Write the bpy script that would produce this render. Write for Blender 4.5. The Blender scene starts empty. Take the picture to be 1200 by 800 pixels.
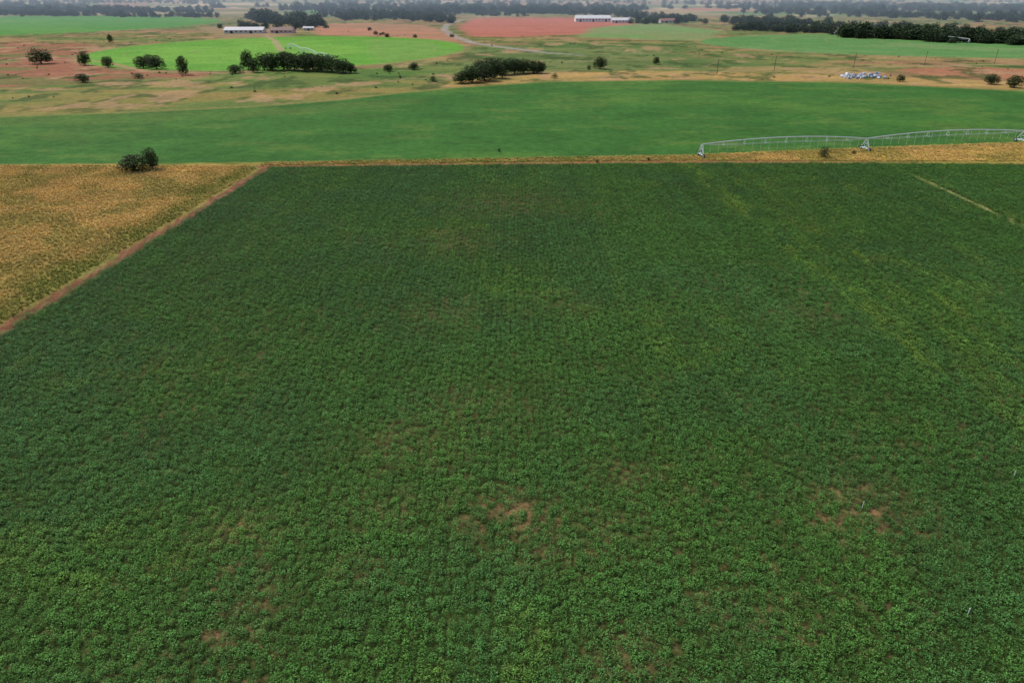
import bpy, math, random
import numpy as np
from mathutils import Vector, Matrix
random.seed(7); rng=np.random.default_rng(7)
R=math.radians
scene=bpy.context.scene
col=scene.collection
H=45.0
TH=math.atan(412/800); CT,ST=math.cos(TH),math.sin(TH)

# ---------- survey: bearings measured on the aerial picture -> metres on the flat ground
def W(x,y):
    v=(400-y)/800; t=H/(ST-v*CT)
    return ((x-600)/800*t, t*(CT+v*ST))
def lin(c):
    c=np.array(c,float)/255
    return np.where(c<=.04045,c/12.92,((c+.055)/1.055)**2.4)

# ---------- noise
def vnoise(x,y,seed=0):
    xi=np.floor(x).astype(np.int64); yi=np.floor(y).astype(np.int64)
    xf=x-xi; yf=y-yi
    xf=xf*xf*(3-2*xf); yf=yf*yf*(3-2*yf)
    def h(a,b):
        n=(a*374761393+b*668265263+seed*974711)&0xffffffff
        n=((n^(n>>13))*1274126177)&0xffffffff
        n=(n^(n>>16))&0xffffff
        return n/float(0xffffff)
    return (h(xi,yi)*(1-xf)+h(xi+1,yi)*xf)*(1-yf)+(h(xi,yi+1)*(1-xf)+h(xi+1,yi+1)*xf)*yf
def fbm(x,y,seed=0,o=4):
    s=0;a=1;t=0
    for i in range(o):
        s=s+a*vnoise(x*2**i+17.3*i,y*2**i-9.1*i,seed+i*31); t+=a; a*=.55
    return s/t
def sstep(a,b,x):
    t=np.clip((x-a)/(b-a),0,1); return t*t*(3-2*t)
def sdpoly(px,py,poly):
    d=np.full(px.shape,1e18); ins=np.zeros(px.shape,bool)
    n=len(poly)
    for i in range(n):
        ax,ay=poly[i]; bx,by=poly[(i+1)%n]
        ex,ey=bx-ax,by-ay
        wx,wy=px-ax,py-ay
        t=np.clip((wx*ex+wy*ey)/(ex*ex+ey*ey+1e-9),0,1)
        dx,dy=wx-t*ex,wy-t*ey
        d=np.minimum(d,dx*dx+dy*dy)
        if ay!=by:
            c=((ay>py)!=(by>py))&(px<(bx-ax)*(py-ay)/(by-ay)+ax)
            ins^=c
    d=np.sqrt(d); return np.where(ins,d,-d)
def dline(px,py,line):
    d=np.full(px.shape,1e18)
    for (ax,ay),(bx,by) in zip(line[:-1],line[1:]):
        ex,ey=bx-ax,by-ay; wx,wy=px-ax,py-ay
        t=np.clip((wx*ex+wy*ey)/(ex*ex+ey*ey+1e-9),0,1)
        d=np.minimum(d,np.hypot(wx-t*ex,wy-t*ey))
    return d
def height(x,y):
    x=np.asarray(x,float); y=np.asarray(y,float)
    f=sstep(2200,6000,y)
    return f*(fbm(x/1400,y/1400,5,3)-.45)*40*f + sstep(6000,8800,y)*(50+70*fbm(x/1800,y/900,9,3))

# ---------- places
LE0=(-83.5,-60.0); LE1=(-68.6,196.0)      # left edge of main field
MAIN=[LE0,LE1]+[W(450,194.5),W(600,193),W(820,191.3),W(1000,191.5),W(1200,193),W(1500,196)]+[(300,-60)]
F2=[W(*p) for p in [(-400,155),(-200,145),(0,137),(150,132),(300,125),(400,117),(460,110),(520,104),(640,96),(800,94),(1000,97),(1200,107),(1500,125),(1700,150),(1700,178),(1200,167),(960,175),(820,181.5),(600,185.5),(310,191),(150,192),(0,192.5),(-400,193)]]
def circ(cx,cy,rx,ry,n=48): return [(cx+rx*math.cos(2*math.pi*i/n),cy+ry*math.sin(2*math.pi*i/n)) for i in range(n)]
CA=circ(-801,1092,355,355); CB=circ(-191,632,150,176); CR=circ(430,700,250,163)

# ---------- ground sheet
q=np.concatenate([np.arange(2.25,.30,-.010),np.arange(.30,.0048,-.0009)])
Y=np.concatenate([[-150,-90,-50,-20,0,10],45/q])
S=np.linspace(-1.15,1.15,1000)
gx=(np.maximum(Y,0)[:,None]+80)*S[None,:]; gy=np.repeat(Y[:,None],len(S),1)
X_=gx.ravel(); Y_=gy.ravel(); Z_=height(X_,Y_)
n=len(X_)
C=np.zeros((n,3))
def put(m,c): 
    global C
    C=C*(1-m[:,None])+lin(c)[None,:]*m[:,None]
nA=fbm(X_/90,Y_/45,1); nB=fbm(X_/25,Y_/14,2); nC=fbm(X_/420,Y_/230,3); nD=fbm(X_/6,Y_/6,4)
C[:]=lin((108,118,62))
put(sstep(.47,.64,nA),(148,128,80)); put(sstep(.50,.64,nB)*.65,(80,104,48))
put(sstep(.56,.66,fbm(X_/60,Y_/30,8))*.7,(146,104,76))
far=sstep(1200,1700,Y_)
put(far*.6,(108,124,82))
put(far*sstep(.50,.58,nC),(164,146,108))
put(far*sstep(.52,.58,fbm(X_/380,Y_/260,12)),(86,126,70))
put(far*sstep(.6,.64,fbm(X_/330,Y_/200,13)),(172,122,98))
put(far*sstep(.62,.66,fbm(X_/300,Y_/500,14)),(190,176,140))
def region(poly,c,soft=2.0,en=3.0,esc=12.0,k=1.0,c2=None,s2=(40,20),t2=(.45,.62),k2=.7):
    p=np.array(poly); pad=30
    idx=np.where((X_>p[:,0].min()-pad)&(X_<p[:,0].max()+pad)&(Y_>p[:,1].min()-pad)&(Y_<p[:,1].max()+pad))[0]
    x,y=X_[idx],Y_[idx]
    d=sdpoly(x,y,poly)+(fbm(x/esc,y/esc,21)-.5)*2*en
    m=(sstep(-soft,soft,d)*k)[:,None]
    cc=np.repeat(lin(c)[None,:],len(idx),0)
    if c2 is not None:
        w=(sstep(t2[0],t2[1],fbm(x/s2[0],y/s2[1],33))*k2)[:,None]
        cc=cc*(1-w)+lin(c2)[None,:]*w
    C[idx]=C[idx]*(1-m)+cc*m
def P(*pts): return [W(*p) for p in pts]
# veld patches
region(P((-300,53),(0,50),(110,50),(125,60),(170,74),(260,86),(200,92),(110,97),(60,103),(-300,108)),(150,98,72),12,15,40,.95,(106,110,58),(40,18),(.50,.57),.85)
region(P((-400,112),(0,104),(110,97),(230,92),(350,88),(480,90),(560,90),(640,96),(520,104),(400,117),(300,125),(150,132),(0,137),(-400,157)),(98,114,54),8,10,25,.95,(144,126,68),(60,10),(.47,.60),.75)
region(P((0,122),(160,112),(320,106),(420,104),(350,112),(200,122),(0,131)),(142,122,66),5,8,25,.6)
region(P((240,84),(420,80),(560,72),(600,82),(480,90),(350,96),(230,96)),(82,114,48),8,14,30,.9,(118,126,64),(40,14))
region(P((540,60),(640,50),(830,52),(810,66),(900,80),(700,80),(620,84),(560,78)),(106,120,66),15,20,60,.85,(78,106,50),(90,30),(.46,.58),.85)
region(P((500,98),(640,86),(760,83),(1000,88),(1200,96),(1500,108),(1500,125),(1200,106),(1000,96),(800,93),(640,95.5),(520,103)),(176,142,84),3,4,18,.95,(138,128,70),(30,8),(.45,.6),.65)
region(P((1040,82),(1130,79),(1300,84),(1300,100),(1120,91)),(168,112,82),6,8,30,.85)
region(P((820,78),(1000,82),(1040,88),(860,84)),(152,130,78),6,8,30,.7)
# scrub clumps, eroded pans and cattle tracks through the veld
vel=sstep(235,330,Y_)*(1-far)
put(vel*sstep(.58,.66,fbm(X_/14,Y_/20,18))*.75,(60,82,36))
put(vel*sstep(.62,.70,fbm(X_/20,Y_/26,118))*.6,(176,138,102))
tr=np.abs(fbm(X_/110,Y_/70,119)-.5); put(vel*(1-sstep(.002,.007,tr))*.4,(174,144,108))
# bare and ploughed land
region(P((362,29),(440,27),(500,30),(520,36),(545,50),(490,46),(370,41)),(178,126,98),10,12,50,.95,(150,122,88),(120,30))
region(P((555,21.5),(690,20.5),(752,28),(706,39),(600,44),(550,43),(538,32)),(180,110,90),10,6,60,.97,(162,102,82),(200,40),(.5,.6),.6)
region(P((690,33),(760,27),(845,36),(835,47),(760,47),(680,44)),(116,146,84),10,8,60,.95,(132,138,90),(100,40))
region(P((230,32),(365,28),(345,44),(250,46)),(154,130,94),10,14,50,.8)
region(CA,(80,136,56),5,2,60,1,(94,146,60),(160,90),(.5,.62),.6)
region(CB,(98,150,52),3,2,40,1,(116,160,62),(70,70),(.5,.62),.7)
region(P((430,47),(500,48),(538,62),(490,70),(440,74)),(120,148,74),8,8,30,.5)
region(CR,(92,134,72),4,2,60,1,(108,142,82),(120,60),(.5,.62),.6)
region(P((990,55),(1060,50),(1200,58),(1200,62),(1060,56)),(120,142,88),8,6,40,.5)
for cc in (CB,CR,CA):
    d=np.abs(sdpoly(X_,Y_,cc)+3); put((1-sstep(1.5,5,d))*.45*(.4+nB),(158,130,92))
for cc,(ox,oy),rr in ((CB,(-191,632),50),(CR,(430,700),50),(CA,(-801,1092),60)):
    rad=np.hypot(X_-ox,Y_-oy); ins=sdpoly(X_,Y_,cc)>4
    put(np.where(ins&(rad>30),1-sstep(.6,2.2,np.abs((rad%rr)-rr/2)),0)*.25,(150,136,92))
region(F2,(62,106,42),1.6,2.0,9,1,(78,116,46),(70,30),(.45,.66),.75)
d=dline(X_,Y_,F2[1:13]); put((1-sstep(1.5,4,d))*.5,(136,132,70))
ins=sstep(0,3,sdpoly(X_,Y_,F2)); put(ins*sstep(.54,.7,fbm(X_/18,Y_/10,55))*.35,(104,124,56))
put(ins*sstep(.52,.66,fbm(X_/30,Y_/22,56))*.4,(48,90,36))
put(ins*sstep(.58,.70,fbm(X_/4,Y_/4,57))*.3,(44,82,34))
d=dline(X_,Y_,P((-200,150),(0,143),(200,137),(360,129),(470,119)))
put(ins*(1-sstep(6,16,d))*.3,(98,114,54))
# dry grass between the two crops, and the dry grass block on the left
STRIP=P((-400,193.5),(0,192.6),(310,190.5),(600,185),(820,181.5),(960,175),(1200,167),(1500,165),(1700,178),(1500,197),(1200,193.5),(1000,192),(820,191.8),(600,193.5),(450,195),(318,197))
region(STRIP,(142,128,58),.8,1.2,5,1,(92,106,42),(10,4),(.42,.6),.85)
region(P((830,184),(960,178),(1200,172),(1500,170),(1500,188),(1200,188),(1000,188)),(186,156,74),1,1.5,8,.95,(154,138,64),(9,3))
LG=[(-400,-60),(LE0[0]-2,-60),(LE1[0]-2,194)]+P((300,193.5),(0,193),(-400,194))
region(LG,(164,134,72),1.0,1.0,6,1,(134,120,58),(16,16),(.45,.65),.85)
lgm=sstep(-1,1,sdpoly(X_,Y_,LG))
put(lgm*sstep(.56,.7,fbm(X_/7,Y_/7,61))*.5,(188,158,94))
# earth track beside the main crop
def ledge(y): return LE0[0]+(LE1[0]-LE0[0])*(y-LE0[1])/(LE1[1]-LE0[1])
dx=X_-ledge(Y_)
near=(Y_<198)&(Y_>-100)
m=np.where(near,sstep(-3.0,-1.9,dx+(nD-.5)*3.4)*sstep(1.4,.0,dx+(nD-.5)*1.2),0)
put(m,(118,76,54)); put(m*sstep(.45,.6,fbm(X_/1.5,Y_/3,19))*.55,(86,86,44)); put(m*sstep(.55,.66,fbm(X_/.8,Y_/2,20))*.5,(156,110,82))
m=np.where(near,sstep(-9,-4.5,dx+(nD-.5)*3)*sstep(-2.2,-3.2,dx+(nD-.5)*2),0); put(m*.7,(116,116,54))
TR=P((306,195.5),(450,193.2),(600,191.5),(720,190.3),(820,189.6),(1000,190),(1200,190.5),(1500,192))
d=dline(X_,Y_,TR)+(nD-.5)*1.9; put((1-sstep(.9,1.9,d))*sstep(150,60,X_)*.95,(138,92,62))
d=dline(X_,Y_,P((320,191),(450,190),(600,187.5),(820,184.5),(980,177.5)))+(nD-.5)*1.5; put((1-sstep(.5,1.4,d))*.7,(164,128,80))
# roads
d=dline(X_,Y_,P((655,14),(600,18),(545,23),(524,29),(520,35),(532,43),(556,51),(600,57),(640,62),(680,65)))
put((1-sstep(3,6,d))*.8*sstep(520,620,Y_),(160,150,140))
d=dline(X_,Y_,P((-50,76),(60,70),(120,72),(170,84),(270,86)));put((1-sstep(1,4,d))*.8,(174,132,102))
d=dline(X_,Y_,P((310,40),(322,48),(330,60)));put((1-sstep(1.5,4,d))*.8,(168,142,112))
d=dline(X_,Y_,P((700,90),(900,82),(1060,78),(1260,74)));put((1-sstep(1,4,d))*.5,(170,140,104))
# main crop soil
ms=sdpoly(X_,Y_,MAIN); mm=sstep(-.3,.3,ms+(nD-.5)*.6)
put(mm,(54,70,30)); 
BARE=[(520,365,7,.35),(600,605,5,.75),(640,640,4,.45),(560,595,3.5,.45),(1010,597,5.5,.55),(290,620,4.5,.35),(300,705,3,.4),(540,285,9,.4),(650,355,6,.35),(420,660,2.5,.4),(850,720,3,.35),(740,560,5,.3),(480,520,7,.35),(950,370,6,.3),(270,750,3,.35),(560,480,8,.3),(600,235,16,.35),(730,770,3.5,.35),(930,720,2.5,.35),(440,590,4,.35),(700,620,5,.3)]
bw=[(W(a,b),r,k) for a,b,r,k in BARE]
def bare(x,y):
    o=np.zeros(x.shape)
    for (bx,by),r,k in bw:
        dd=np.hypot((x-bx)/r,(y-by)/(r*.8)); o=np.maximum(o,k*np.exp(-dd*dd))
    nz=fbm(x/.55,y/.55,71,2); big=fbm(x/22,y/22,72)
    o=o*1.15*sstep(.30,.72,nz)+sstep(.48,.75,big)*sstep(.60,.80,nz)*.35+sstep(.72,.84,nz)*.2
    return np.clip(o,0,1)
idx=np.where(mm>0)[0]
bb=np.zeros(n); bb[idx]=bare(X_[idx],Y_[idx]); put(mm*bb*.95,(134,104,72))
d=np.abs(X_-109.5)+(nD-.5)*1.6; tm=mm*(1-sstep(.3,1.0,d))*sstep(120,150,Y_)*sstep(189,183,Y_)*.8; put(tm,(160,158,92))
me=bpy.data.meshes.new('ground')
nr,nc=len(Y),len(S)
me.vertices.add(n); me.vertices.foreach_set('co',np.stack([X_,Y_,Z_],1).astype(np.float32).ravel())
i=np.arange(nr-1)[:,None]*nc+np.arange(nc-1)[None,:]
f=np.stack([i,i+1,i+nc+1,i+nc],-1).reshape(-1,4)
me.loops.add(f.size); me.loops.foreach_set('vertex_index',f.ravel().astype(np.int32))
me.polygons.add(len(f)); me.polygons.foreach_set('loop_start',(np.arange(len(f))*4).astype(np.int32))
me.polygons.foreach_set('use_smooth',np.ones(len(f),bool))
me.update(calc_edges=True)
at=me.color_attributes.new('land','FLOAT_COLOR','POINT')
at.data.foreach_set('color',np.concatenate([C,np.ones((n,1))],1).astype(np.float32).ravel())
ground=bpy.data.objects.new('ground',me); col.objects.link(ground)

# ---------- materials
def newmat(name):
    m=bpy.data.materials.new(name); m.use_nodes=True
    nt=m.node_tree; b=nt.nodes['Principled BSDF']; return m,nt,b
def N(nt,t,**k):
    nd=nt.nodes.new(t)
    for a,v in k.items():
        if a in nd.inputs: nd.inputs[a].default_value=v
        else: setattr(nd,a,v)
    return nd
def ground_mat():
    m,nt,b=newmat('land'); L=nt.links.new
    a=N(nt,'ShaderNodeAttribute',attribute_name='land')
    g=N(nt,'ShaderNodeNewGeometry')
    prev=a.outputs['Color']
    for sc,lo,hi,det in ((2.2,.58,1.42,3),(.35,.74,1.26,4),(.045,.86,1.14,4)):
        nz=N(nt,'ShaderNodeTexNoise',Scale=sc,Detail=det,Roughness=.65); L(g.outputs['Position'],nz.inputs['Vector'])
        mr=N(nt,'ShaderNodeMapRange'); mr.inputs[1].default_value=.3; mr.inputs[2].default_value=.7; mr.inputs[3].default_value=lo; mr.inputs[4].default_value=hi
        L(nz.outputs[0],mr.inputs[0])
        mu=N(nt,'ShaderNodeVectorMath',operation='SCALE'); L(prev,mu.inputs[0]); L(mr.outputs[0],mu.inputs['Scale']); prev=mu.outputs[0]
    L(prev,b.inputs['Base Color'])
    b.inputs['Roughness'].default_value=.95; b.inputs['Specular IOR Level'].default_value=.1
    nz=N(nt,'ShaderNodeTexNoise',Scale=1.6,Detail=5); L(g.outputs['Position'],nz.inputs['Vector'])
    bp=N(nt,'ShaderNodeBump',Strength=.6,Distance=.35); L(nz.outputs[0],bp.inputs['Height']); L(bp.outputs[0],b.inputs['Normal'])
    return m
me.materials.append(ground_mat())
def tint_mat(name,base,rough=.5,spec=.35,inst=True,trans=.0,face=True):
    m,nt,b=newmat(name); L=nt.links.new
    rgb=N(nt,'ShaderNodeRGB'); rgb.outputs[0].default_value=(*base,1); prev=rgb.outputs[0]
    if inst:
        a=N(nt,'ShaderNodeAttribute',attribute_name='tint',attribute_type='INSTANCER')
        mx=N(nt,'ShaderNodeVectorMath',operation='MULTIPLY'); L(prev,mx.inputs[0]); L(a.outputs['Vector'],mx.inputs[1]); prev=mx.outputs[0]
    if face:
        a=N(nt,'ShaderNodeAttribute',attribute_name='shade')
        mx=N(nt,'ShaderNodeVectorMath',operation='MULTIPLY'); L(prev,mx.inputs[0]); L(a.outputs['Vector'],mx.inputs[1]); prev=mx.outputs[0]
    L(prev,b.inputs['Base Color'])
    b.inputs['Roughness'].default_value=rough; b.inputs['Specular IOR Level'].default_value=spec
    return m
def flat(name,c,rough=.6,metal=0,var=.15,sc=3):
    m,nt,b=newmat(name); L=nt.links.new
    tc=N(nt,'ShaderNodeTexCoord'); nz=N(nt,'ShaderNodeTexNoise',Scale=sc,Detail=4); L(tc.outputs['Object'],nz.inputs['Vector'])
    mr=N(nt,'ShaderNodeMapRange'); mr.inputs[3].default_value=1-var; mr.inputs[4].default_value=1+var; L(nz.outputs[0],mr.inputs[0])
    rgb=N(nt,'ShaderNodeRGB'); rgb.outputs[0].default_value=(*c,1)
    mu=N(nt,'ShaderNodeVectorMath',operation='SCALE'); L(rgb.outputs[0],mu.inputs[0]); L(mr.outputs[0],mu.inputs['Scale']); L(mu.outputs[0],b.inputs['Base Color'])
    b.inputs['Roughness'].default_value=rough; b.inputs['Metallic'].default_value=metal
    return m
def leafmesh(name,V,F,shade,mats,midx=None):
    me=bpy.data.meshes.new(name); me.from_pydata([tuple(v) for v in V],[],F)
    a=me.attributes.new('shade','FLOAT_VECTOR','FACE'); a.data.foreach_set('vector',np.array(shade,dtype=np.float32).ravel())
    for m in mats: me.materials.append(m)
    if midx is not None: me.polygons.foreach_set('material_index',np.array(midx,dtype=np.int32))
    me.update(); return me

# ---------- instanced vegetation
def scatter(name,pts,rot,scl,tint,variants,tilt=0.0):
    k=len(pts)
    me=bpy.data.meshes.new(name); me.vertices.add(k); me.vertices.foreach_set('co',np.asarray(pts,dtype=np.float32).ravel())
    a=me.attributes.new('rot','FLOAT_VECTOR','POINT'); rr=np.zeros((k,3),np.float32); rr[:,2]=rot
    if tilt: rr[:,0]=rng.normal(0,tilt,k); rr[:,1]=rng.normal(0,tilt,k)
    a.data.foreach_set('vector',rr.ravel())
    a=me.attributes.new('scl','FLOAT_VECTOR','POINT'); a.data.foreach_set('vector',np.asarray(scl,dtype=np.float32).ravel())
    a=me.attributes.new('tint','FLOAT_VECTOR','POINT'); a.data.foreach_set('vector',np.asarray(tint,dtype=np.float32).ravel())
    a=me.attributes.new('vid','INT','POINT'); a.data.foreach_set('value',rng.integers(0,len(variants),k).astype(np.int32))
    ob=bpy.data.objects.new(name,me); col.objects.link(ob)
    c=bpy.data.collections.new(name+'_kinds')
    for i,v in enumerate(variants):
        o=bpy.data.objects.new(f'{v.name}',v); c.objects.link(o)
    ng=bpy.data.node_groups.new(name,'GeometryNodeTree')
    ng.interface.new_socket('Geometry',in_out='INPUT',socket_type='NodeSocketGeometry'); ng.interface.new_socket('Geometry',in_out='OUTPUT',socket_type='NodeSocketGeometry')
    gi=ng.nodes.new('NodeGroupInput'); go=ng.nodes.new('NodeGroupOutput')
    ip=ng.nodes.new('GeometryNodeInstanceOnPoints'); ci=ng.nodes.new('GeometryNodeCollectionInfo')
    ci.inputs['Collection'].default_value=c; ci.inputs['Separate Children'].default_value=True; ci.inputs['Reset Children'].default_value=True
    def na(nm,t):
        z=ng.nodes.new('GeometryNodeInputNamedAttribute'); z.data_type=t; z.inputs['Name'].default_value=nm; return z.outputs['Attribute']
    L=ng.links.new
    L(gi.outputs[0],ip.inputs['Points']); L(ci.outputs[0],ip.inputs['Instance']); ip.inputs['Pick Instance'].default_value=True
    L(na('vid','INT'),ip.inputs['Instance Index'])
    e=ng.nodes.new('FunctionNodeEulerToRotation'); L(na('rot','FLOAT_VECTOR'),e.inputs[0]); L(e.outputs[0],ip.inputs['Rotation'])
    L(na('scl','FLOAT_VECTOR'),ip.inputs['Scale'])
    L(ip.outputs[0],go.inputs[0])
    md=ob.modifiers.new('scatter','NODES'); md.node_group=ng
    return ob
def leaf(V,F,p,d,nrm,l,w):
    d=d.normalized(); s=d.cross(nrm).normalized()
    u=s.cross(d).normalized()
    b=len(V)
    V+= [p, p+d*l*.5+s*w*.5+u*w*.12, p+d*l-u*l*.1, p+d*l*.5-s*w*.5+u*w*.12]
    F.append((b,b+1,b+2)); F.append((b,b+2,b+3))
cropm=tint_mat('crop_leaf',(1,1,1),.55,.12)
def plant(seed):
    rd=random.Random(seed); V=[];F=[];sh=[]
    for k in range(50):
        a=rd.uniform(0,6.283); r=.32*math.sqrt(rd.random()); z=.54*(1-(r/.39)**2)*rd.uniform(.4,1.0)
        p=Vector((r*math.cos(a),r*math.sin(a),z))
        a2=a+rd.gauss(0,.7); d=Vector((math.cos(a2),math.sin(a2),rd.uniform(-.35,.6)))
        leaf(V,F,p,d,Vector((rd.gauss(0,.3),rd.gauss(0,.3),1)),rd.uniform(.12,.20),rd.uniform(.05,.09))
        g=(.30+1.15*z/.54)*rd.uniform(.8,1.2); y=rd.uniform(.85,1.2)  # paints the plant's inner shade into leaf colour: dark low down, bright on top
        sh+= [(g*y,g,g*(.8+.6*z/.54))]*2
    return leafmesh('crop_plant',V,F,sh,[cropm])
plants=[plant(i) for i in range(7)]
rs,ps=.70,.54
xs=np.arange(-86,215,rs); ys=np.arange(20,202,ps)
PX,PY=np.meshgrid(xs,ys); row=np.repeat(rng.uniform(.90,1.10,len(xs))[None,:],len(ys),0).ravel()
PX=PX.ravel()+rng.normal(0,.13,PX.size); PY=PY.ravel()+rng.uniform(-.26,.26,PY.size)
k=(np.abs(PX)<PY*.80+22)&(sdpoly(PX,PY,MAIN)+(vnoise(PX/1.6,PY/1.6,5)-.5)*1.9>0.15)
PX,PY,row=PX[k],PY[k],row[k]
B=bare(PX,PY)
k=rng.random(len(PX))>B*.62
k&=~((np.abs(PX-109.5)<.8)&(PY>125)&(PY<186)&(rng.random(len(PX))<.7))
PX,PY,B,row=PX[k],PY[k],B[k],row[k]; m=len(PX)
def seg(x,y,a,b,w):
    (ax,ay),(bx,by)=a,b; t=(y-ay)/(by-ay); cx=ax+(bx-ax)*t
    return np.exp(-((x-cx)/w)**2)*sstep(-.15,.05,t)*sstep(1.2,.9,t)
weed=seg(PX,PY,(50,198),(57,72),1.8)*.85+seg(PX,PY,(53,198),(62,72),5)*.4+seg(PX,PY,(62,140),(74,76),1.6)*.95+seg(PX,PY,(66,198),(70,76),7)*.4+seg(PX,PY,(109.5,198),(109.5,110),3)*.5+seg(PX,PY,(85,190),(88,100),2)*.45+seg(PX,PY,(20,160),(16,50),1.2)*.25+seg(PX,PY,(-8,190),(-6,60),1.2)*.2
weed*=sstep(.36,.62,fbm(PX/2.0,PY/6,81))
w2=sstep(.54,.70,fbm(PX/16,PY/16,82))*sstep(.45,.7,fbm(PX/3.0,PY/3.0,83))
weed=np.clip(weed+.45*w2,0,1)[:,None]
blue=sstep(.35,.7,fbm(PX/14,PY/14,84))[:,None]
dens=fbm(PX/4,PY/4,85)[:,None]; big=fbm(PX/34,PY/34,86,3)[:,None]
base=np.array([.082,.205,.030])*(1-blue)+np.array([.072,.186,.036])*blue
t=base*(1-weed)+np.array([.165,.290,.034])*weed
t=t*(1-.5*B[:,None])+np.array([.16,.16,.06])*.5*B[:,None]
t=t*(.86+.32*dens)*(.84+.36*big)*row[:,None]*rng.uniform(.80,1.22,(m,1))
sc=rng.uniform(.82,1.2,m)*(1-.3*B)*(.88+.24*dens[:,0])
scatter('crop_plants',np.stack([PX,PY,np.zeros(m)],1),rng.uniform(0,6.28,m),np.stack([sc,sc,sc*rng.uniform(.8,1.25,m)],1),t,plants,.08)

# dry grass tufts
grassm=tint_mat('dry_grass_blade',(1,1,1),.8,.1)
def tuft(seed):
    rd=random.Random(seed); V=[];F=[];sh=[]
    for k in range(20):
        a=rd.uniform(0,6.283); r=rd.uniform(0,.25); p=Vector((r*math.cos(a),r*math.sin(a),0))
        h=rd.uniform(.22,.48); sp=rd.uniform(.1,.36); tip=p+Vector((math.cos(a)*sp,math.sin(a)*sp,h)); mid=p+Vector((math.cos(a)*sp*.35,math.sin(a)*sp*.35,h*.6))
        s=Vector((-math.sin(a),math.cos(a),0))*.03; b=len(V)
        V+= [p-s,p+s,mid+s*1.1,mid-s*1.1,tip]; F+= [(b,b+1,b+2,b+3),(b+3,b+2,b+4)]
        g=rd.uniform(.8,1.2); sh+=[(g,g,g),(g*1.1,g*1.08,g)]
    return leafmesh('grass_tuft',V,F,sh,[grassm])
tufts=[tuft(i+50) for i in range(5)]
gxs,gys=np.meshgrid(np.arange(-230,-68,.60),np.arange(50,200,.60)); ax=gxs.ravel()+rng.uniform(-.35,.35,gxs.size); ay=gys.ravel()+rng.uniform(-.35,.35,gxs.size)
k=(sdpoly(ax,ay,LG)>1.2)&(ax>-ay*.80-25)&(ax-ledge(ay)<-2.0-rng.uniform(0,1.6,ax.size)+(vnoise(ax/2,ay/2,6)-.5)*1.5)&(rng.random(ax.size)<.65+.5*vnoise(ax/4,ay/4,9))
ax,ay=ax[k],ay[k]
bx,by=rng.uniform(-150,200,50000),rng.uniform(192,245,50000)
k=(sdpoly(bx,by,STRIP)>.3)&(dline(bx,by,TR)>1.4)&(bx>-72); bx,by=bx[k],by[k]
cx=np.concatenate([ax,bx]); cy=np.concatenate([ay,by]); m=len(cx)
gr=sstep(.44,.62,fbm(cx/9,cy/9,91))[:,None]*.7
edge=np.exp(-((cx-ledge(cy)+6)/3.5)**2)[:,None]*(cy<196)[:,None]; gr=np.clip(gr*.75+edge*.75+((cx>-68)&(cx<60))[:,None]*.4,0,1)
t=lin((216,184,116))[None]*(1-gr)+lin((146,148,74))[None]*gr
t=t*rng.uniform(.85,1.15,(m,1))*(.78+.42*fbm(cx/6,cy/6,92))[:,None]
sc=rng.uniform(.8,1.3,m)
scatter('dry_grass',np.stack([cx,cy,np.zeros(m)],1),rng.uniform(0,6.28,m),np.stack([sc,sc,sc*.9],1),t,tufts,.15)

# ---------- trees
bark=flat('bark',(.09,.065,.045),.9)
def tree_mesh(name,seed,h,r,nleaf,ls,inst,trunkh=.18,flatt=.8,lo=.30):
    rd=random.Random(seed); V=[];F=[];sh=[];mi=[]
    def limb(p0,p1,r0,r1,ns=6):
        d=(p1-p0).normalized(); s=d.orthogonal().normalized(); u=d.cross(s); b=len(V)
        for P_,rr in ((p0,r0),(p1,r1)):
            for j in range(ns):
                a=6.283*j/ns; V.append(P_+(s*math.cos(a)+u*math.sin(a))*rr)
        for j in range(ns): F.append((b+j,b+(j+1)%ns,b+ns+(j+1)%ns,b+ns+j)); sh.append((1,1,1)); mi.append(1)
    th=h*trunkh; fork=Vector((rd.gauss(0,.1),rd.gauss(0,.1),th))
    limb(Vector((0,0,-.2)),fork,h*.035+.05,h*.025+.03)
    blobs=[]
    nb=rd.randint(10,14)
    for k in range(nb):
        a=6.283*k*.618+rd.uniform(-.4,.4); zz=h*(lo+(.80-lo)*k/(nb-1)); rr=r*rd.uniform(.35,.68)*(1-.55*(k/(nb-1))**2)
        c=Vector((math.cos(a)*rr,math.sin(a)*rr,zz)); br=r*rd.uniform(.30,.46)
        blobs.append((c,br)); e_=fork.lerp(c,.55)+Vector((0,0,.02*h)); limb(fork,e_,h*.018+.02,h*.010+.01,5); limb(e_,c,h*.010+.01,.01,4)
    for k in range(nleaf):
        c,br=blobs[rd.randrange(nb)]
        v=Vector((rd.gauss(0,1),rd.gauss(0,1),rd.gauss(0,1))).normalized()
        rr=br*rd.uniform(.55,1.12)*(1+.25*math.sin(v.x*5+c.x*3)*math.sin(v.y*6))
        p=c+Vector((v.x*rr,v.y*rr,v.z*rr*flatt))
        if p.z<h*.06: continue
        d=(v+Vector((rd.gauss(0,.6),rd.gauss(0,.6),rd.gauss(0,.5)))); nn=(v*.7+Vector((rd.gauss(0,.5),rd.gauss(0,.5),.8)))
        leaf(V,F,p,d,nn,ls*rd.uniform(.7,1.4),ls*rd.uniform(.5,.9))
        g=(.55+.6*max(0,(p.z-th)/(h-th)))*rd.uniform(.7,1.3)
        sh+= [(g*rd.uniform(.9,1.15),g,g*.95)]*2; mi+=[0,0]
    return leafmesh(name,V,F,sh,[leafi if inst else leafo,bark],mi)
leafi=tint_mat('foliage_mass',(1,1,1),.6,.15); leafo=tint_mat('tree_foliage',(.064,.098,.030),.6,.15,inst=False)
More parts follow.
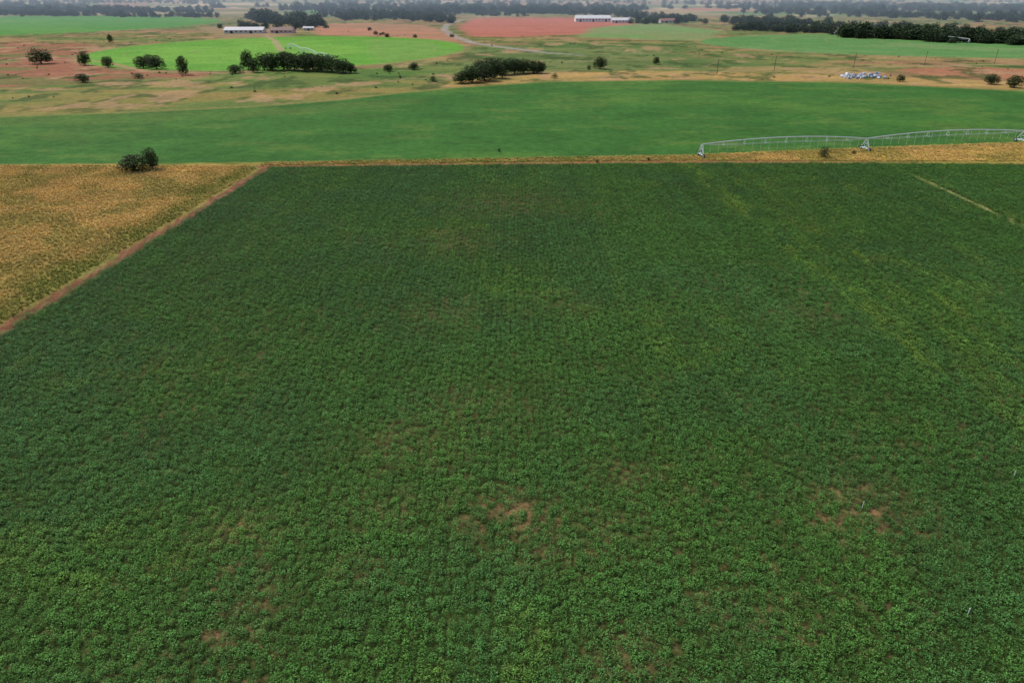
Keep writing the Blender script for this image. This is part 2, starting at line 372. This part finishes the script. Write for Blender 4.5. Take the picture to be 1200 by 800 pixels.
treev=[tree_mesh('bush_willow_tree',i+10,6.0,3.3,2300,.36,False,trunkh=.14,lo=.22) for i in range(5)]
bushv=[tree_mesh('bush',i+30,2.4,1.7,700,.22,False,trunkh=.10,lo=.22) for i in range(3)]
def place(name,mesh,px,py,wpx,hpx,h0,r0):
    x,y=W(px,py); t=math.hypot(math.hypot(x,y),H); mpp=t/math.hypot(800,(400-py))*1.0
    o=bpy.data.objects.new(name,mesh); col.objects.link(o); o.location=(x,y,float(height(x,y)))
    sx=wpx*mpp/(2*r0); o.scale=(sx,sx,hpx*mpp/h0/.97); o.rotation_euler[2]=random.uniform(0,6.28); return o
def T(px,py,w,h): place('broadleaf_tree',random.choice(treev),px,py,w*1.05,h,6.2,3.5)
for a in [(158,200.5,32,18),(179,199,19,23),(541,98,26,14),(553,97,32,19),(568,95,34,22),(580,92,30,22),(590,88,28,18),(603,87,26,18),(614,86,26,16),(626,86,28,15),(634,86,16,13),(562,89,28,18),(575,86,28,18),(598,82,20,12),(703,81,20,14),(769,76,10,9),
  (291,82,18,21),(298,85,16,16),(310,82,22,18),(320,83,24,20),(333,82,26,20),(345,83,26,19),(357,84,28,20),(367,82,26,18),(377,84,28,19),(390,85,28,19),(402,86,26,16),(411,86,16,12),(340,77,24,14),(362,77,24,14),
  (168,80,20,12),(184,81,22,14),(176,78,16,12),(215,88,15,20),(49,75,26,14),(100,77,16,14),(127,79,14,11),(97,97,16,9),(130,50,7,8),(455,84,14,8),(485,82,16,8),(276,86,20,9),(1161,99,18,10),(1188,103,18,12),(1055,96,10,7)]: T(*a)
for a in [(965,185,14,11),(585,178,5,4),(1000,181,6,4),(162,92,14,5),(690,82,8,5),(508,96,10,6),(650,92,9,5),(700,191,6,4),(760,188,5,3)]:
    place('bush',random.choice(bushv),*a,2.3,1.6)

# distant tree masses (instanced)
fv=[tree_mesh('distant_tree',i+70,7,4.2,420,.95,True,trunkh=.10,lo=.2) for i in range(5)]
pts=[];scs=[]
def mass(x1,y1,x2,y2,k,s=1.0,jx=0,jy=0):
    for _ in range(k):
        u=random.random(); x,y=W(x1+(x2-x1)*u+random.gauss(0,jx),y1+(y2-y1)*u+random.gauss(0,jy))
        if y>9000 or y<0: continue
        pts.append((x,y,float(height(x,y))-.3)); scs.append(s*random.uniform(.6,1.3))
for a in [(-80,17,250,20,170,1.1,10,.7),(-60,12,240,14,220,1.3,10,.8),(255,32,385,33,24,1.0,5,1.0),(300,24,372,30,70,1.7,8,2.0),(370,12,530,26,170,1.2,8,1.2),(380,20,525,20,150,1.3,8,2.2),(450,16,560,12,100,1.3,8,1.5),
 (600,12,690,17,80,1.1,6,1.5),(700,16,815,26,90,1.2,6,1.4),(740,28,800,24,40,1.0,5,1),(862,34,975,39,70,1.1,4,1),(850,26,980,32,90,1.2,6,1.5),(982,41,1090,47,120,1.4,4,1.2),(1080,47,1260,54,140,1.3,4,1.2),(1000,32,1260,44,90,1.0,8,1.5),(1080,20,1260,26,110,1.4,8,1.5),(880,14,1080,20,130,1.3,8,1.6),
 (560,18,620,19,20,.9,4,.6),(395,40,530,44,8,.5,6,1.5)]: mass(*a)
kk=9500; ux=rng.uniform(-1,1,kk); qq=rng.uniform(.0052,.029,kk); yy=45/qq; xx=ux*yy*.95
cl=fbm(xx/500,yy/240,95,3)
keep=(cl>.525)&(rng.random(kk)<.95); xx,yy=xx[keep],yy[keep]
hz=height(xx,yy)
for x,y,z in zip(xx,yy,hz):
    if y>1500: pts.append((x,y,z-.3)); scs.append(random.uniform(.9,2.0))
pts=np.array(pts); scs=np.array(scs); m=len(pts)
t=np.array([.046,.072,.032])*rng.uniform(.7,1.35,(m,1))
scatter('distant_tree_mass',pts,rng.uniform(0,6.28,m),np.stack([scs*1.25,scs*1.25,scs*rng.uniform(.8,1.2,m)],1),t,fv)
# veld shrubs
kk=650; yy=45/rng.uniform(.027,.145,kk); xx=rng.uniform(-1,1,kk)*yy*.95
k=np.ones(kk,bool)
for pl in (F2,CA,CB,CR,P((555,22),(690,21.5),(742,28),(700,38),(600,43),(552,42),(540,32)),P((690,33),(760,27),(845,36),(835,47),(760,47),(680,44))): k&=sdpoly(xx,yy,pl)<-6
k&=fbm(xx/60,yy/30,97)>.50; xx,yy=xx[k],yy[k]; m=len(xx); s=rng.uniform(.05,.15,m)
t=np.array([.105,.130,.050])*rng.uniform(.7,1.35,(m,1))
scatter('veld_shrubs',np.stack([xx,yy,np.zeros(m)],1),rng.uniform(0,6.28,m),np.stack([s*1.5,s*1.5,s],1),t,fv)

# ---------- centre pivot irrigation machine
galv=flat('galvanised_steel',(.66,.69,.70),.45,.1); tyre=flat('tyre_rubber',(.03,.03,.035),.8); teal=flat('hub_paint',(.35,.55,.60),.5)
def tube(V,F,p0,p1,r,ns=6):
    p0=Vector(p0);p1=Vector(p1); d=(p1-p0).normalized(); s=d.orthogonal().normalized(); u=d.cross(s); b=len(V)
    for q_ in (p0,p1):
        for j in range(ns):
            a=6.283*j/ns; V.append(q_+(s*math.cos(a)+u*math.sin(a))*r)
    for j in range(ns): F.append((b+j,b+(j+1)%ns,b+ns+(j+1)%ns,b+ns+j))
    F.append(tuple(b+j for j in range(ns))[::-1]); F.append(tuple(b+ns+j for j in range(ns)))
def mkobj(name,V,F,mat,parent=None,smooth=False):
    me=bpy.data.meshes.new(name); me.from_pydata([tuple(v) for v in V],[],F); me.materials.append(mat); me.update()
    if smooth: me.polygons.foreach_set('use_smooth',np.ones(len(F),bool))
    o=bpy.data.objects.new(name,me); (col.objects.link(o))
    if parent: o.parent=parent
    return o
def wheel(V,F,c,ax,rad=.62,w=.36,ns=20):
    ax=Vector(ax).normalized(); up=Vector((0,0,1)); s=ax.cross(up).normalized(); b=len(V); c=Vector(c)
    prof=[(-w/2,rad*.5),(-w/2,rad*.88),(-w*.35,rad),(w*.35,rad),(w/2,rad*.88),(w/2,rad*.5)]
    for j in range(ns):
        a=6.283*j/ns; e=s*math.cos(a)+up*math.sin(a)
        for (o,r_) in prof: V.append(c+ax*o+e*r_)
    np_=len(prof)
    for j in range(ns):
        for k in range(np_): F.append((b+j*np_+k,b+j*np_+(k+1)%np_,b+((j+1)%ns)*np_+(k+1)%np_,b+((j+1)%ns)*np_+k))
def pivot(towers,s=1.0,top=3.7,rise=1.3):
    e=bpy.data.objects.new('centre_pivot_irrigator',None); col.objects.link(e)
    for i,(a,b) in enumerate(zip(towers[:-1],towers[1:])):
        V=[];F=[]; a=Vector((*a,0));b=Vector((*b,0)); d=(b-a); L_=d.length; d.normalize(); sd=Vector((-d.y,d.x,0))
        nseg=24; pp=[]
        for j in range(nseg+1):
            u=j/nseg; pp.append(a+d*L_*u+Vector((0,0,top+rise*4*u*(1-u))))
        for p,q_ in zip(pp[:-1],pp[1:]): tube(V,F,p,q_,.10*s,8)
        nt_=8; low=[[],[]]
        for j in range(1,nt_):
            u=j/nt_; c=a+d*L_*u; zt=top+rise*4*u*(1-u); dz=1.45*math.sin(math.pi*u)**.5
            for k,sg in enumerate((-1,1)):
                l=c+sd*sg*.75+Vector((0,0,zt-dz)); low[k].append(l); tube(V,F,c+Vector((0,0,zt)),l,.035*s,4)
            tube(V,F,low[0][-1],low[1][-1],.03*s,4)
        for k in (0,1):
            ch=[a+Vector((0,0,top))]+low[k]+[b+Vector((0,0,top))]
            for p,q_ in zip(ch[:-1],ch[1:]): tube(V,F,p,q_,.028*s,4)
        mkobj(f'span_{i}',V,F,galv,e)
        V=[];F=[]
        for j in range(1,20):
            u=j/20; c=a+d*L_*u; zt=top+rise*4*u*(1-u); tube(V,F,c+Vector((0,0,zt)),c+Vector((0,0,1.6)),.018*s,4); tube(V,F,c+Vector((0,0,1.6)),c+Vector((0,0,1.45)),.05,6)
        mkobj(f'sprinkler_drops_{i}',V,F,galv,e)
    for i,a in enumerate(towers):
        b=towers[i+1] if i+1<len(towers) else (2*a[0]-towers[i-1][0],2*a[1]-towers[i-1][1])
        d=Vector((b[0]-a[0],b[1]-a[1],0)).normalized(); sd=Vector((-d.y,d.x,0)); A=Vector((*a,0)); V=[];F=[]
        for sg in (-1,1):
            for dd in (-.25,.25): tube(V,F,A+Vector((0,0,top))+d*dd,A+sd*sg*2.0+Vector((0,0,.85)),.06*s,6)
            tube(V,F,A+sd*sg*1.05+d*.15+Vector((0,0,2.2)),A-sd*sg*.0+Vector((0,0,.85)),.035*s,4)
        tube(V,F,A-sd*2.2+Vector((0,0,.8)),A+sd*2.2+Vector((0,0,.8)),.12*s,6)
        tube(V,F,A-sd*1.05+Vector((0,0,2.25)),A+sd*1.05+Vector((0,0,2.25)),.045*s,4)
        mkobj(f'tower_{i}',V,F,galv,e)
        V=[];F=[]
        for sg in (-1,1): wheel(V,F,A+sd*sg*2.0+Vector((0,0,.62)),d)
        mkobj(f'tyres_{i}',V,F,tyre,e)
        V=[];F=[]
        for sg in (-1,1): tube(V,F,A+sd*sg*2.0+Vector((0,0,.62))-d*.12,A+sd*sg*2.0+Vector((0,0,.62))+d*.12,.32,12)
        tube(V,F,A+sd*.3+Vector((0,0,1.0)),A-sd*.3+Vector((0,0,1.0)),.25,8)
        mkobj(f'hubs_{i}',V,F,teal,e)
    return e
tw=[W(821,184),W(1013,176.5),W(1196,167)]
dv=(tw[2][0]-tw[1][0],tw[2][1]-tw[1][1]); tw+= [(tw[2][0]+dv[0],tw[2][1]+dv[1]+3),(tw[2][0]+2*dv[0],tw[2][1]+2*dv[1]+8)]
pivot(tw,1.5)
def far_pivot(c,ang,nsp):
    pivot([(c[0]+math.cos(ang)*50*k,c[1]+math.sin(ang)*50*k) for k in range(nsp+1)],1.6)
far_pivot((430,700),R(118),3); far_pivot((-191,632),R(-62),3)

# ---------- farm buildings
def shed(name,px,py,L_,Wd,hw,hr,wallc,roofc,ang=0):
    x,y=W(px,py); e=bpy.data.objects.new(name,None); col.objects.link(e); e.location=(x,y,0); e.rotation_euler[2]=R(ang)
    wm=flat('wall_plaster',wallc,.85,var=.1); rm=flat('roof_sheet',roofc,.5,.0,.12,.6); dk=flat('opening_dark',(.02,.02,.025),.4)
    l,w=L_/2,Wd/2
    V=[(-l,-w,-.2),(l,-w,-.2),(l,w,-.2),(-l,w,-.2),(-l,-w,hw),(l,-w,hw),(l,w,hw),(-l,w,hw),(-l,0,hr-.06),(l,0,hr-.06)]
    F=[(0,1,5,4),(1,2,6,9,5),(2,3,7,6),(3,0,4,8,7)]
    mkobj('walls',V,F,wm,e)
    o=.6; sl=(hr-hw)/w; z0=hw-o*sl; tk=.12
    V=[];F=[]
    for sg in (-1,1):
        b=len(V); V+=[(-l-o,sg*(w+o),z0),(l+o,sg*(w+o),z0),(l+o,0,hr),(-l-o,0,hr),(-l-o,sg*(w+o),z0+tk),(l+o,sg*(w+o),z0+tk),(l+o,0,hr+tk),(-l-o,0,hr+tk)]
        F+=[(b,b+1,b+2,b+3),(b+4,b+5,b+6,b+7),(b,b+1,b+5,b+4),(b+1,b+2,b+6,b+5),(b+3,b,b+4,b+7)]
    mkobj('roof',V,F,rm,e)
    V=[];F=[]; nb=max(3,int(L_/5))
    for j in range(nb):
        cx=-l+(j+.5)*L_/nb; ww,za,zb=((1.6,0,hw*.8) if j%4==1 else (1.1,hw*.4,hw*.75)); b=len(V)
        for yy_ in (-w-.03,):
            V+=[(cx-ww,yy_,za),(cx+ww,yy_,za),(cx+ww,yy_,zb),(cx-ww,yy_,zb)]; F.append((b,b+1,b+2,b+3))
    mkobj('doors_and_windows',V,F,dk,e)
shed('farm_shed',288,39,44,16,3.6,6.5,(.62,.58,.55),(.66,.64,.64),3)
shed('farmhouse',332,39,26,12,3.4,6.0,(.60,.42,.38),(.16,.07,.06),-4)
shed('farm_shed',362,36,12,8,3,4.5,(.6,.55,.5),(.6,.6,.6),10)
shed('packing_shed',694,25.5,55,22,5,9,(.7,.68,.66),(.70,.70,.70),2)
shed('packing_shed',728,27,30,16,4,7,(.66,.62,.6),(.66,.66,.68),-5)
shed('farmhouse',782,27,24,12,3.4,6,(.6,.55,.5),(.3,.14,.1),5)
shed('farmhouse',455,17,28,14,3.6,6.5,(.66,.6,.55),(.6,.6,.6),15)
shed('farmhouse',230,13,30,14,3.6,6.5,(.66,.6,.55),(.65,.65,.65),-15)

# wrapped bales heap near the right-hand field
wrap=flat('bale_wrap',(.60,.64,.70),.4,0,.3,.8); wrapb=flat('bale_wrap_blue',(.22,.30,.46),.45)
e=bpy.data.objects.new('wrapped_bale_stack',None); col.objects.link(e)
for nm,mt,sd_ in (('white_bales',wrap,1),('blue_bales',wrapb,2)):
    V=[];F=[]; rd=random.Random(sd_); x0,y0=W(1013,92)
    for k in range(40 if sd_==1 else 16):
        x=x0+rd.uniform(-11.5,11.5); y=y0+rd.uniform(-4,9); z=.7+ (1.25 if rd.random()<.25 else 0)
        a=rd.uniform(0,3.14); dd=Vector((math.cos(a),math.sin(a),0))*.7; c=Vector((x,y,z))
        tube(V,F,c-dd,c+dd,.62,12); tube(V,F,c-dd*1.08,c+dd*1.08,.72-.14,12); 
    mkobj(nm,V,F,mt,e)

# utility poles and crop markers
wood=flat('pole_wood',(.16,.12,.09),.9)
for a in [(907,84),(1000,80),(1083,77),(1165,75),(840,88)]:
    x,y=W(*a); V=[];F=[]; tube(V,F,(0,0,-.3),(0,0,9),.17,8); tube(V,F,(-1.2,0,8.4),(1.2,0,8.4),.09,6)
    for sx in (-1.1,0,1.1): tube(V,F,(sx,0,8.45),(sx,0,8.75),.06,6)
    o=mkobj('utility_pole',V,F,wood); o.location=(x,y,0); o.rotation_euler[2]=R(80)
stk=flat('stake_paint',(.75,.73,.68),.6)
for a in [(1187,560),(1133,722),(1010,596)]:
    x,y=W(*a); V=[];F=[]; tube(V,F,(0,0,-.1),(0,.02,.95),.03,6); tube(V,F,(-.07,0,.86),(.07,0,.88),.025,6)
    o=mkobj('marker_stake',V,F,stk); o.location=(x,y,0)

# ---------- thin haze lying over the distant valley (real scattering volume)
hm=bpy.data.materials.new('haze'); hm.use_nodes=True; nt=hm.node_tree
for nd in list(nt.nodes):
    if nd.type!='OUTPUT_MATERIAL': nt.nodes.remove(nd)
vs=nt.nodes.new('ShaderNodeVolumeScatter'); vs.inputs['Color'].default_value=(.66,.84,1,1); vs.inputs['Density'].default_value=.00044; vs.inputs['Anisotropy'].default_value=0.0
nt.links.new(vs.outputs[0],[x for x in nt.nodes if x.type=='OUTPUT_MATERIAL'][0].inputs['Volume'])
x1,y0,y1,zb,zt=11000,800,9800,-60,170
V=[(-x1,y0,zb),(x1,y0,zb),(x1,y1,zb),(-x1,y1,zb),(-x1,y0,zt),(x1,y0,zt),(x1,y1,zt),(-x1,y1,zt)]
mkobj('haze',V,[(3,2,1,0),(4,5,6,7),(0,1,5,4),(1,2,6,5),(2,3,7,6),(3,0,4,7)],hm)

# ---------- light, sky, camera
w=bpy.data.worlds.new('World'); scene.world=w; w.use_nodes=True; nt=w.node_tree
sky=nt.nodes.new('ShaderNodeTexSky'); sky.sky_type='NISHITA'; sky.sun_disc=False; sky.sun_elevation=R(52); sky.sun_rotation=R(-60); sky.air_density=1.0; sky.dust_density=4; sky.altitude=1200
nt.links.new(sky.outputs[0],nt.nodes['Background'].inputs[0]); nt.nodes['Background'].inputs[1].default_value=.15
sd=bpy.data.lights.new('sun','SUN'); sd.energy=2.9; sd.angle=R(16); sd.color=(1,.94,.84)
so=bpy.data.objects.new('sun',sd); col.objects.link(so)
az=R(-60); el=R(52)   # sun to the left and ahead
dirv=Vector((math.sin(az)*math.cos(el),math.cos(az)*math.cos(el),math.sin(el)))
so.rotation_euler=dirv.to_track_quat('Z','Y').to_euler()
cd=bpy.data.cameras.new('camera'); cam=bpy.data.objects.new('camera',cd); col.objects.link(cam)
cd.lens=24; cd.sensor_width=36; cd.clip_start=.5; cd.clip_end=20000
cam.location=(0,0,H); cam.rotation_euler=(R(90)-TH,0,0); scene.camera=cam
scene.view_settings.view_transform='Standard'; scene.view_settings.look='None'; scene.view_settings.exposure=0
